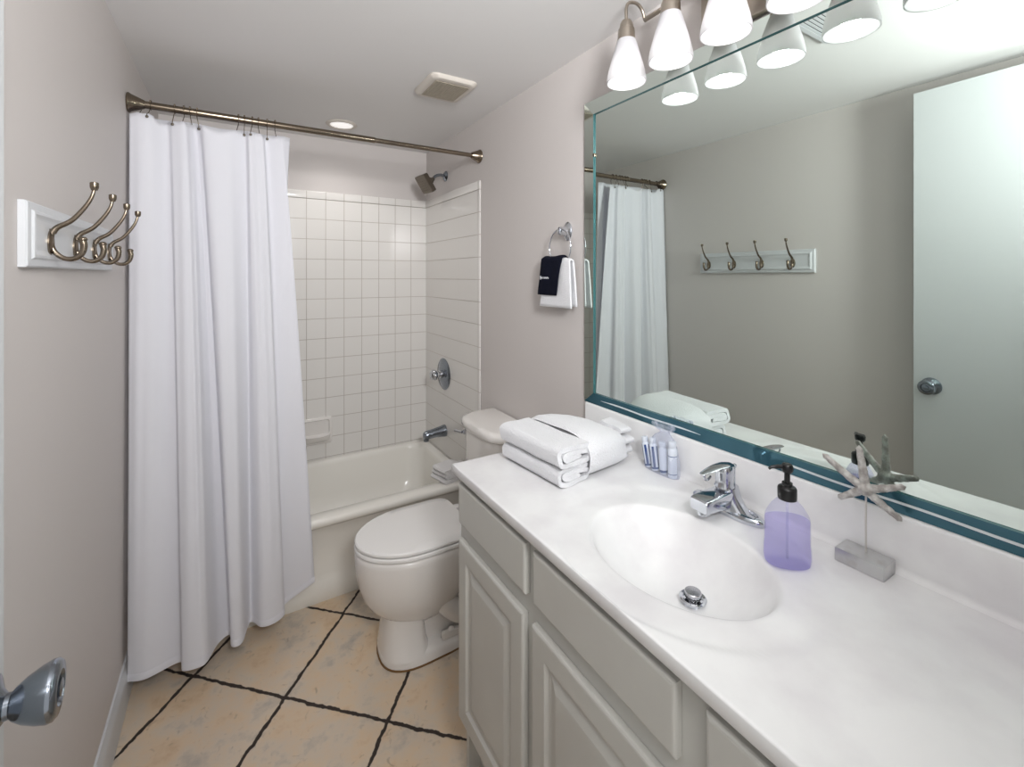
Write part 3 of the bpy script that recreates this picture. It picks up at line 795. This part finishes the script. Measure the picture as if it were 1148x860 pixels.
# ---------------------------------------------------------------- vanity light
LY = [1.01, .843, .677, .510, .347]; LXc, LZB = 1.035, 2.178
vf = thing('vanity_light_fixture', 'five lamp brushed nickel wall light with frosted glass shades above the mirror', 'wall light', (R, .68, 2.37))
b = NB(); box(b, R-.026, R-.0005, .535, .826, 2.252, 2.415, .008); obj('backplate', b, M['nickel'], vf)
b = NB(); tube(b, [(R-.05, LY[0]+.0, 2.398), (R-.05, LY[-1], 2.398)], .0075, 12)
for yy in (.63, .73): tube(b, [(R-.015, yy, 2.398), (R-.05, yy, 2.398)], .009, 12)
obj('cross_bar', b, M['nickel'], vf)
for yy in LY:
    b = NB()
    tube(b, smooth_path([(R-.05, yy, 2.398), (R-.062, yy, 2.425), (R-.085, yy, 2.438), (LXc+.014, yy, 2.432), (LXc, yy, 2.41), (LXc, yy, 2.368)], 6), .0052, 10); obj('arm', b, M['nickel'], vf)
    b = NB(); lathe(b, [(.006, 2.374), (.014, 2.371), (.019, 2.362), (.021, 2.352), (.021, 2.347), (.0245, 2.344), (.026, 2.334), (.0265, 2.322), (.0275, 2.310), (.020, 2.309), (.0, 2.31)], (LXc, yy, 0), 'z', 28); obj('socket_cup', b, M['nickel'], vf)
    b = NB()
    pr = [(.0225, 2.316), (.0285, 2.308), (.034, 2.29), (.041, 2.265), (.048, 2.24), (.0545, 2.215), (.0585, 2.195), (.0595, 2.182), (.0590, 2.178), (.0565, 2.1785), (.0560, 2.184), (.0550, 2.195), (.0510, 2.215), (.0445, 2.24), (.0375, 2.265), (.0305, 2.29), (.025, 2.305), (.0195, 2.313)]
    lathe(b, pr, (LXc, yy, 0), 'z', 40, cap0=False, cap1=False)
    shd = obj('glass_shade', b, M['shade'], vf)
    b = NB(); lathe(b, [(.010, 2.312), (.011, 2.29), (.018, 2.27), (.022, 2.252), (.021, 2.236), (.013, 2.224), (.0, 2.220)], (LXc, yy, 0), 'z', 20); obj('bulb', b, M['bulb'], shd)

# ---------------------------------------------------------------- hook board
hb = thing('coat_hook_board', 'white moulded board with four double hooks on the left wall', 'hook board', (L, 1.57, 1.597))
b = NB()
def brg(i, x): return [(x, 1.222+i, 1.597+i), (x, 1.926-i, 1.597+i), (x, 1.926-i, 1.726-i), (x, 1.222+i, 1.726-i)]
loft(b, [brg(0, L+.0005), brg(0, L+.011), brg(.003, L+.014), (brg(.016, L+.0155)), brg(.019, L+.019), brg(.024, L+.020), brg(.030, L+.0175), brg(.034, L+.0165)])
obj('board', b, M['trim'], hb, smooth=False)
for yy in (1.334, 1.509, 1.683, 1.858):
    b = NB(); X0 = L+.017
    lathe(b, [(0, 0), (.019, 0), (.019, .003), (.012, .006), (0, .007)], (X0-.0005, yy, 1.650), 'x', 24, sx=.75, sy=1.35)
    tube(b, smooth_path([(X0+.004, yy, 1.672), (X0+.012, yy, 1.684), (X0+.034, yy, 1.700), (X0+.054, yy, 1.728), (X0+.066, yy, 1.752), (X0+.071, yy, 1.773)], 6), lambda t: .0062-.003*t, 10)
    tube(b, smooth_path([(X0+.004, yy, 1.680), (X0+.002, yy, 1.655), (X0+.006, yy, 1.634), (X0+.020, yy, 1.619), (X0+.037, yy, 1.617), (X0+.050, yy, 1.628), (X0+.054, yy, 1.645), (X0+.052, yy, 1.657)], 6), lambda t: .0048+.0022*t*t, 10)
    lathe(b, [(0, 1.768), (.0055, 1.769), (.0075, 1.774), (.008, 1.7765), (.008, 1.785), (.0065, 1.7865), (.0, 1.7855)], (X0+.071, yy, 0), 'z', 18)
    sphere(b, (X0+.052, yy, 1.660), .0085, (1, 1, .7), 12, 8)
    obj('double_hook', b, M['bronze'], hb)

# ---------------------------------------------------------------- towel ring and its cloths
tr = thing('towel_ring', 'chrome towel ring on the right wall beside the mirror', 'towel ring', (R, 1.462, 1.78))
b = NB(); lathe(b, [(0, 0), (.027, 0), (.028, -.004), (.022, -.010), (.015, -.014), (.011, -.03), (.013, -.040), (.011, -.048), (0, -.05)], (R-.0005, 1.462, 1.762), 'x', 28, sy=1.4); obj('wall_mount', b, M['chrome'], tr)
RC = Vector((1.123, 1.462, 1.694)); ra, rb_ = .070, .074
b = NB(); tube(b, [(RC.x, RC.y+ra*math.cos(t), RC.z+rb_*math.sin(t)) for t in [2*PI*i/48 for i in range(48)]], .0032, 10, closed=True); obj('ring', b, M['chrome'], tr)
def draped(y0, y1, ztop, zf, zb, yb0, yb1, xoff, thick, m, name, gather=.55, ph=0.0):
    """cloth hung over the ring's bottom arc: front and back falls with soft vertical folds"""
    b = NB(); nU, nV = 34, 30
    prof = []
    for j in range(nV+1):
        t = j/nV
        if t < .46: s = 1-t/.46; prof.append(('f', s))          # front, s=1 at the hem
        elif t > .54: s = (t-.54)/.46; prof.append(('b', s))
        else: prof.append(('t', (t-.46)/.08))
    rows = []
    for kind, s in prof:
        row = []
        for i in range(nU+1):
            u = i/nU
            yt = y0+(y1-y0)*u; ybm = yb0+(yb1-yb0)*u
            arc = RC.z-rb_*math.sqrt(max(0, 1-((yt-RC.y)/ra)**2)) if abs(yt-RC.y) < ra else RC.z
            zt = ztop+.004*math.sin(u*PI)+.003*math.sin(u*7+ph)
            if kind == 't':
                a = PI*s; x = RC.x-xoff*math.cos(a); z = zt+xoff*math.sin(a)*.8; y = yt
            else:
                g = s**.8
                y = yt+(ybm-yt)*g
                z = zt+((zf if kind == 'f' else zb)-zt)*s
                sg = -1 if kind == 'f' else 1
                x = RC.x+sg*(xoff+.003*math.sin(u*9+ph)*math.sin(PI*min(1, s*1.2))+.004*s)
                if kind == 'b': x = min(x, R-.006)
            row.append((x, y, z))
        rows.append(row)
    vr = [[b.verts.new(p) for p in r] for r in rows]
    for A, B in zip(vr[:-1], vr[1:]):
        for i in range(nU): b.faces.new((A[i], A[i+1], B[i+1], B[i]))
    o = obj(name, b, m, angle=80)
    md = o.modifiers.new('thickness', 'SOLIDIFY'); md.thickness = thick; md.offset = 0
    return o
o = draped(1.386, 1.545, 1.636, 1.452, 1.458, 1.370, 1.580, .010, .006, M['towel'], 'hand_towel')
tag(o, 'white hand towel hanging from the chrome ring', 'towel')
bc = draped(1.425, 1.566, 1.645, 1.500, 1.494, 1.458, 1.588, .0165, .0035, M['black_cloth'], 'washcloth', ph=1)
tag(bc, 'black washcloth with white stitched word draped over the white hand towel', 'washcloth')
# stitched word on the black cloth (illegible short script in the photo)
b = NB(); xs = 1.1005
def stitch(pts, r=.0009): tube(b, smooth_path([(xs, 1.566-p[0]*1.5, 1.566+p[1]*1.3) for p in pts], 4), r*1.2, 6)
stitch([(.0, .011), (.001, .0), (.001, -.001)], .0011)
w = [(.001, .003)]
for k in range(5): w += [(.004+k*.0075, .0065), (.0055+k*.0075, .0015), (.008+k*.0075, .004)]
stitch(w)
o = obj('stitched_word', b, M['thread'], bc)

# ---------------------------------------------------------------- folded towels on the counter
def ribbon(path, th, y0, y1, m, name, ny=14, wob=.003, mtx=None, axis='y', seed=0, round_end=.012):
    """folded cloth: a thick strip that follows the fold path (x,z) and runs along y"""
    P = smooth_path([(p[0], 0, p[1]) for p in path], 6)
    n = len(P); Lf, Rt = [], []
    for i, p in enumerate(P):
        t = (P[min(i+1, n-1)]-P[max(i-1, 0)]).normalized(); nn = Vector((-t.z, 0, t.x))
        Lf.append(p+nn*th/2); Rt.append(p-nn*th/2)
    t0 = (P[0]-P[1]).normalized()*th*.4; t1 = (P[-1]-P[-2]).normalized()*th*.4
    outline = Lf+[P[-1]+t1]+Rt[::-1]+[P[0]+t0]
    cx = sum(p.x for p in outline)/len(outline); cz = sum(p.z for p in outline)/len(outline)
    b = NB(); rings = []
    zmin = min(p.z for p in outline)
    for k in range(ny+1):
        v = k/ny; y = y0+(y1-y0)*v
        e = min(v, 1-v)*abs(y1-y0)
        ring = []
        for i, p in enumerate(outline):
            nz = noise.noise(Vector((p.x*14+seed, y*11, p.z*14)))
            x = p.x+wob*nz; z = p.z+wob*.6*noise.noise(Vector((p.x*16, y*13+seed, 3)))
            z = max(z, zmin+.0002)
            yy = y+wob*1.4*noise.noise(Vector((p.x*25+seed, 5, p.z*30))) if k in (0, ny) else y
            ring.append((x, yy, z))
        rings.append(ring)
    # shrink the two ends a hair so that the edge is soft
    loft(b, rings, cap0=False, cap1=False)
    # end caps as quads between the two sides
    b.verts.ensure_lookup_table()
    nn_ = len(outline); m_ = len(Lf)
    for base in (0, ny*nn_):
        vs = b.verts[base:base+nn_]
        for i in range(m_-1):
            b.faces.new((vs[i], vs[i+1], vs[nn_-2-(i+1)], vs[nn_-2-i]))
        b.faces.new((vs[m_-1], vs[m_], vs[m_+1])); b.faces.new((vs[nn_-1], vs[0], vs[nn_-2]))
    if mtx is not None: xform(b, mtx)
    return obj(name, b, m, angle=50)
def spiral(x0, x1, z0, th, layers, seed=0):
    """fold path, outside layer first: bottom run, round the near fold, top run, then tucked inside"""
    H = th*layers; a = th/2
    if layers == 4:
        return [(x1-.01, z0+H-a), (x0+.03, z0+H-a), (x0+.008, z0+H-a*1.8), (x0+a*.6, z0+H*.5), (x0+.008, z0+a*1.8), (x0+.03, z0+a), (x1-.03, z0+a), (x1-.006, z0+a*1.6),
                (x1-.003, z0+H*.42), (x1-.012, z0+H*.6), (x1-.03, z0+H-a*3), (x0+.034, z0+H-a*3.1), (x0+.0225, z0+H*.5), (x0+.034, z0+a*3.1), (x1-.04, z0+a*3.05)]
    if layers == 3:
        return [(x1, z0+H-a), (x0+.02, z0+H-a), (x0+.004, z0+H-a*2), (x0+.004, z0+H-a*3), (x0+.02, z0+a*3), (x1-.02, z0+a*3), (x1-.004, z0+a*2.3), (x1-.01, z0+a), (x0+.01, z0+a)]
    return [(x1, z0+H-a), (x0+.014, z0+H-a), (x0+.004, z0+H*.5), (x0+.014, z0+a), (x1, z0+a)]
TG = 'bath towels stacked on the vanity'
T_rot = Matrix.Translation((.86, 1.16, 0)) @ Matrix.Rotation(math.radians(4), 4, 'Z') @ Matrix.Translation((-.86, -1.16, 0))
o = ribbon(spiral(.762, .882, ZC+.0012, .0136, 4), .0130, 1.018, 1.290, M['towel'], 'bath_towel', mtx=T_rot, seed=1, wob=.0045)
tag(o, 'folded white bath towel lying on the counter, bottom of the stack', 'towel', TG)
o = ribbon(spiral(.754, .880, ZC+.0580, .0146, 4), .0138, 1.010, 1.292, M['towel'], 'bath_towel', mtx=T_rot, seed=7, wob=.005)
tag(o, 'folded white bath towel on top of another towel, end rolls facing out', 'towel', TG)
b = NB(); rings = []
def wsec(x, y0, y1, z0, z1, ruff=0, n=72, p=3.2):
    out = []
    cy, cz, hy, hz = (y0+y1)/2, (z0+z1)/2, (y1-y0)/2, (z1-z0)/2
    for i in range(n):
        a = 2*PI*i/n; c, s = math.cos(a), math.sin(a)
        k = 1+ruff*math.cos(9*a+.6)+ruff*.4*math.cos(4*a+x*40)
        dy = hy*math.copysign(abs(c)**(2/p), c)*k; dz = hz*math.copysign(abs(s)**(2/p), s)*k
        y, z = cy+dy, cz+dz
        nz = noise.noise(Vector((x*12, y*10, z*12)))*.005
        out.append((x+nz, y+nz, max(z+nz*.7, ZC+.0008)))
    return out
S_ = [(.880, 1.012, 1.300, .985, 1.092, 0), (.876, 1.008, 1.302, .984, 1.0955, 0), (.872, 1.003, 1.306, .981, 1.0985, 0), (.867, .998, 1.310, .980, 1.1005, 0), (.872, .995, 1.313, .9795, 1.1035, 0), (.90, .995, 1.314, .979, 1.110, 0),
      (.94, .998, 1.308, .979, 1.109, 0), (.98, 1.002, 1.292, .979, 1.104, 0), (1.01, 1.008, 1.272, .979, 1.096, .0), (1.035, 1.014, 1.250, .979, 1.087, .012), (1.052, 1.02, 1.232, .980, 1.078, .03),
      (1.062, 1.03, 1.215, .983, 1.070, .03), (1.066, 1.05, 1.19, .99, 1.06, .0)]
loft(b, [wsec(*q[:5], ruff=q[5]) for q in S_]); xform(b, T_rot)
wrap = obj('wrap_body', b, M['towel'], angle=80)
wt = thing('bath_towel', 'white towel wrapped round the folded stack, its end pleated like a fan', 'towel', (.96, 1.15, ZC), TG)
wrap.parent = wt; wrap.matrix_parent_inverse = Matrix.Translation(wt.location).inverted()
fp = []
nl = 7
for k in range(nl):
    z = ZC+.008+k*.0162; w_ = .068-.007*abs(k-2.5)
    ends = (1.105-w_, 1.105+w_) if k % 2 == 0 else (1.105+w_, 1.105-w_)
    fp += [(ends[0]*.9+ends[1]*.1, z-.002), (ends[0]*.5+ends[1]*.5, z+.004*math.sin(k)), (ends[0]*.1+ends[1]*.9, z+.002)]
    if k < nl-1: fp.append((ends[1]+(.004 if k % 2 == 0 else -.004), z+.008))
Fm = T_rot @ Matrix(((0, 1, 0, 0), (1, 0, 0, 0), (0, 0, 1, 0), (0, 0, 0, 1)))
fan_ = ribbon(fp, .0125, 1.056, 1.104, M['towel'], 'pleated_end', ny=8, wob=.006, mtx=Fm, seed=21)
fan_.parent = wt; fan_.matrix_parent_inverse = Matrix.Translation(wt.location).inverted()

# washcloths on the tub rim
WG = 'washcloths on the tub corner'
Wm = Matrix.Translation((1.05, 2.40, 0)) @ Matrix.Rotation(math.radians(14), 4, 'Z') @ Matrix.Translation((-1.05, -2.40, 0))
for k, (dx, lab) in enumerate([(0, 'folded pale washcloth on the tub rim, bottom of the pile'), (.006, 'folded pale washcloth in the middle of the pile on the tub rim'), (.0, 'crumpled pale washcloth on top of the pile on the tub rim')]):
    zb = TUBZ+.0016+k*.0265
    o = ribbon(spiral(.968+dx, 1.115-.01*k, zb, .0086, 3), .0078, 2.335, 2.468-.008*k, M['cloth2'], 'washcloth', ny=10, wob=.010 if k == 2 else .006, mtx=Wm, seed=k*3+2)
    tag(o, lab, 'washcloth', WG)
o = ribbon(spiral(1.118, 1.154, TUBZ+.0016, .015, 4), .013, 2.345, 2.46, M['cloth2'], 'washcloth', ny=8, wob=.003, seed=11)
tag(o, 'rolled pale washcloth leaning behind the pile against the tile wall', 'washcloth', WG)

# ---------------------------------------------------------------- amenity bag
AX, AY = 1.118, .945
BG = 'toiletry bottles in the clear bag'
bl = [(1.109, .985, 12, .090, .0115, 'slim white toiletry bottle with blue stripes at the towel end of the clear bag'),
      (1.108, .958, 8, .096, .0118, 'white toiletry bottle with blue stripes second from the towels in the bag'),
      (1.112, .931, 4, .092, .0118, 'white toiletry bottle with a blue foot band, third from the towels in the bag'),
      (1.112, .899, 0, .106, .0132, 'pale tube with two thin blue rings standing upright at the faucet end of the bag')]
for k, (bx, by, tilt, h, r, lab) in enumerate(bl):
    t = thing('toiletry_bottle', lab, 'toiletry bottle', (bx, by, ZC), BG)
    mtx = Matrix.Translation((bx, by, ZC+.0012)) @ Matrix.Rotation(math.radians(-tilt), 4, 'X')
    b = NB(); lathe(b, [(0, .0), (r*.95, 0), (r, .003), (r, h*.78), (r*.7, h*.84), (r*.5, h*.86)], n=20); xform(b, mtx @ Matrix.Translation((0, 0, r*math.sin(math.radians(tilt))))); obj('bottle_body', b, M['label'], t)
    b = NB(); lathe(b, [(r*.8, h*.83), (r*.85, h*.84), (r*.85, h), (r*.6, h+.001), (0, h+.001)], n=16); xform(b, mtx @ Matrix.Translation((0, 0, r*math.sin(math.radians(tilt))))); obj('cap', b, M['label'], t)
    b = NB()
    for z0_, z1_ in ([(.10, .12), (.60, .618)] if k == 3 else [(.04, .12)] if k == 2 else [(.05, .11)]):
        if k == 3 and z0_ > .5:
            b2 = NB(); lathe(b2, [(r*1.03, h*z0_), (r*1.03, h*z1_)], n=20, cap0=False, cap1=False); xform(b2, mtx @ Matrix.Translation((0, 0, r*math.sin(math.radians(tilt))))); obj('blue_stripe', b2, M['blue'], t)
        else: lathe(b, [(r*1.03, h*z0_), (r*1.03, h*z1_)], n=20, cap0=False, cap1=False)
    if k < 2:
        for a0 in (2.2, 3.4, 4.6):
            vs = []
            for j in range(2):
                for q in range(4): a = a0+q*.20; vs.append(b.verts.new((r*1.04*math.cos(a), r*1.04*math.sin(a), h*(.1 if j == 0 else .75))))
            for q in range(3): b.faces.new((vs[q], vs[q+1], vs[q+5], vs[q+4]))
    xform(b, mtx @ Matrix.Translation((0, 0, r*math.sin(math.radians(tilt))))); obj('blue_stripe', b, M['blue'], t)
b = NB(); rings = []
for z, hx_, hy_, cx, cy, rf in [(.0006, .021, .062, 1.115, .942, .0), (.012, .0235, .065, 1.115, .942, .02), (.05, .022, .060, 1.115, .941, .04), (.09, .018, .046, 1.116, .938, .06), (.108, .014, .034, 1.118, .936, .10),
                        (.118, .009, .020, 1.12, .934, .16), (.124, .007, .013, 1.122, .934, .2), (.130, .010, .022, 1.12, .934, .25), (.142, .015, .034, 1.118, .936, .28), (.150, .013, .032, 1.118, .937, .3)]:
    ring = []
    for i in range(40):
        a = 2*PI*i/40; k_ = 1+rf*math.cos(7*a+z*30)
        ring.append((cx+hx_*math.copysign(abs(math.cos(a))**.8, math.cos(a))*k_, cy+hy_*math.copysign(abs(math.sin(a))**.8, math.sin(a))*k_, ZC+z))
    rings.append(ring)
loft(b, rings, cap0=True, cap1=False)
tag(obj('plastic_bag', b, M['bag'], angle=50), 'clear gathered plastic bag of toiletries against the backsplash', 'bag')

# ---------------------------------------------------------------- ceiling things
def cring(cx, cy, hx_, hy_, r, z): return rrect(cx-hx_, cx+hx_, cy-hy_, cy+hy_, r, z, 6)
fan = thing('exhaust_fan_cover', 'beige square exhaust fan cover on the ceiling', 'fan cover', (.83, 1.945, HC))
b = NB(); loft(b, [cring(.829, 1.945, .112, .125, .03, HC-.0006), cring(.829, 1.945, .112, .125, .03, HC-.008), cring(.829, 1.945, .104, .117, .028, HC-.018), cring(.829, 1.945, .088, .098, .02, HC-.021), cring(.829, 1.945, .080, .090, .008, HC-.019)])
obj('cover_frame', b, M['plasticw'], fan)
b = NB()
nb = 17
for i in range(nb):
    y = 1.945-.086+.172*i/(nb-1); box(b, .829-.080, .829+.080, y-.0024, y+.0024, HC-.0235, HC-.0195)
for i in range(15):
    x = .829-.078+.156*i/14; box(b, x-.0022, x+.0022, 1.945-.088, 1.945+.088, HC-.0228, HC-.0192)
obj('grille', b, M['grille'], fan, smooth=False)
b = NB(); box(b, .829-.079, .829+.079, 1.945-.088, 1.945+.088, HC-.0194, HC-.0186); obj('dark_opening', b, M['dark'], fan, smooth=False)
lt = thing('recessed_shower_light', 'small round white recessed light in the ceiling over the tub', 'ceiling light', (.523, 2.732, HC))
b = NB(); lathe(b, [(.062, HC-.0005), (.084, HC-.0005), (.086, HC-.004), (.080, HC-.009), (.066, HC-.011), (.062, HC-.007)], (.523, 2.732, 0), 'z', 40, cap0=False, cap1=False); obj('trim_ring', b, M['plasticw'], lt)
b = NB(); lathe(b, [(.0, HC-.012), (.03, HC-.0115), (.055, HC-.009), (.064, HC-.006), (.0, HC-.005)], (.523, 2.732, 0), 'z', 40); obj('lens', b, M['lens'], lt)
vent = thing('ceiling_air_vent', 'slatted air vent on the ceiling in front of the vanity', 'air vent', (.56, .80, HC))
b = NB()
vx0, vx1, vy0, vy1 = .44, .68, .68, .828
for bb in ((vx0, vx1, vy0, vy0+.016), (vx0, vx1, vy1-.016, vy1), (vx0, vx0+.016, vy0+.016, vy1-.016), (vx1-.016, vx1, vy0+.016, vy1-.016)): box(b, *bb, HC-.008, HC-.0005)
obj('vent_frame', b, M['trim'], vent, smooth=False)
b = NB()
for i in range(8):
    y = vy0+.022+i*.0140; vs = box(b, vx0+.016, vx1-.016, y, y+.010, HC-.007, HC-.0055)
obj('slats', b, M['trim'], vent, smooth=False)
b = NB(); box(b, vx0+.016, vx1-.016, vy0+.016, vy1-.016, HC-.003, HC-.001); obj('dark_opening', b, M['dark'], vent, smooth=False)

# ---------------------------------------------------------------- door standing open along the left wall
dp0, dp1 = Vector((-.235, .776, 0)), Vector((-.212, .030, 0))
dd_ = (dp1-dp0).normalized(); dn = Vector((dd_.y, -dd_.x, 0))
if dn.x < 0: dn = -dn
DW = (dp1-dp0).length
b = NB(); box(b, 0, DW, -.035, 0, .012, 2.384, .001)
dm = Matrix(((dd_.x, dn.x, 0, dp0.x), (dd_.y, dn.y, 0, dp0.y), (0, 0, 1, 0), (0, 0, 0, 1)))
xform(b, dm); do = struct('door_1', b, M['door'])
b = NB()
KP = [(0, .0008), (.034, .0008), (.036, .004), (.034, .008), (.020, .013), (.013, .018), (.0125, .022), (.016, .025), (.022, .033), (.0275, .044), (.0305, .053), (.0300, .058), (.027, .061), (.018, .062), (.016, .059), (.0, .059)]
lathe(b, KP, (0, 0, 0), 'y', 32)
kx, kz = .062, 1.106
xform(b, dm @ Matrix.Translation((kx, 0, kz))); kn = obj('door_knob', b, M['darkchrome'], do)
b = NB(); lathe(b, [(0, .0585), (.009, .0585), (.009, .0625), (.0, .0635)], (0, 0, 0), 'y', 20); xform(b, dm @ Matrix.Translation((kx, 0, kz))); obj('lock_button', b, M['darkchrome'], kn)
b = NB(); box(b, -.0012, .0, -.029, -.006, kz-.028, kz+.028); xform(b, dm); obj('latch_plate', b, M['darkchrome'], do)

# ---------------------------------------------------------------- light
W = bpy.data.worlds.new('World'); SC.world = W; W.use_nodes = True
bg = W.node_tree.nodes['Background']; bg.inputs[0].default_value = (1.0, .985, .97, 1); bg.inputs[1].default_value = WORLD
def plight(name, loc, e, r, c=(1, .975, .955)):
    l = bpy.data.lights.new(name, 'POINT'); l.energy = e; l.shadow_soft_size = r; l.color = c
    o = bpy.data.objects.new(name, l); o.location = loc; COL.objects.link(o); return o
for yy in LY: plight('vanity_bulb_light', (LXc, yy, 2.205), PW, .02)
sl = bpy.data.lights.new('shower_ceiling_light', 'SPOT'); sl.energy = SPOT; sl.spot_size = math.radians(150); sl.spot_blend = 1.0; sl.shadow_soft_size = .05; sl.color = (1, .97, .94)
o = bpy.data.objects.new('shower_ceiling_light', sl); o.location = (.523, 2.732, HC-.02); COL.objects.link(o)

hl = bpy.data.lights.new('added_fill_light', 'AREA'); hl.shape = 'RECTANGLE'; hl.size = .32; hl.size_y = .5; hl.energy = FILL; hl.color = (.985, .99, 1)  # added fill behind the camera, not a lamp of the house
o = bpy.data.objects.new('added_fill_light', hl); o.location = (.24, -.42, 2.1); o.rotation_euler = (math.radians(122), 0, math.radians(-16)); COL.objects.link(o)
# ---------------------------------------------------------------- camera
cam = bpy.data.cameras.new('Camera'); co = bpy.data.objects.new('Camera', cam); COL.objects.link(co)
cam.sensor_fit = 'HORIZONTAL'; cam.sensor_width = 36; cam.lens = 506.56*36/1148
cam.shift_x = 0; cam.shift_y = -(430-309.04)/1148
cam.clip_start = .01
co.location = (0, 0, CAMH); co.rotation_euler = (PI/2, 0, -.5497)
SC.camera = co
SC.view_settings.view_transform = 'Standard'; SC.view_settings.look = 'None'
SC.view_settings.gamma = 1; SC.view_settings.use_curve_mapping = False
SC.view_settings.exposure = EXPO
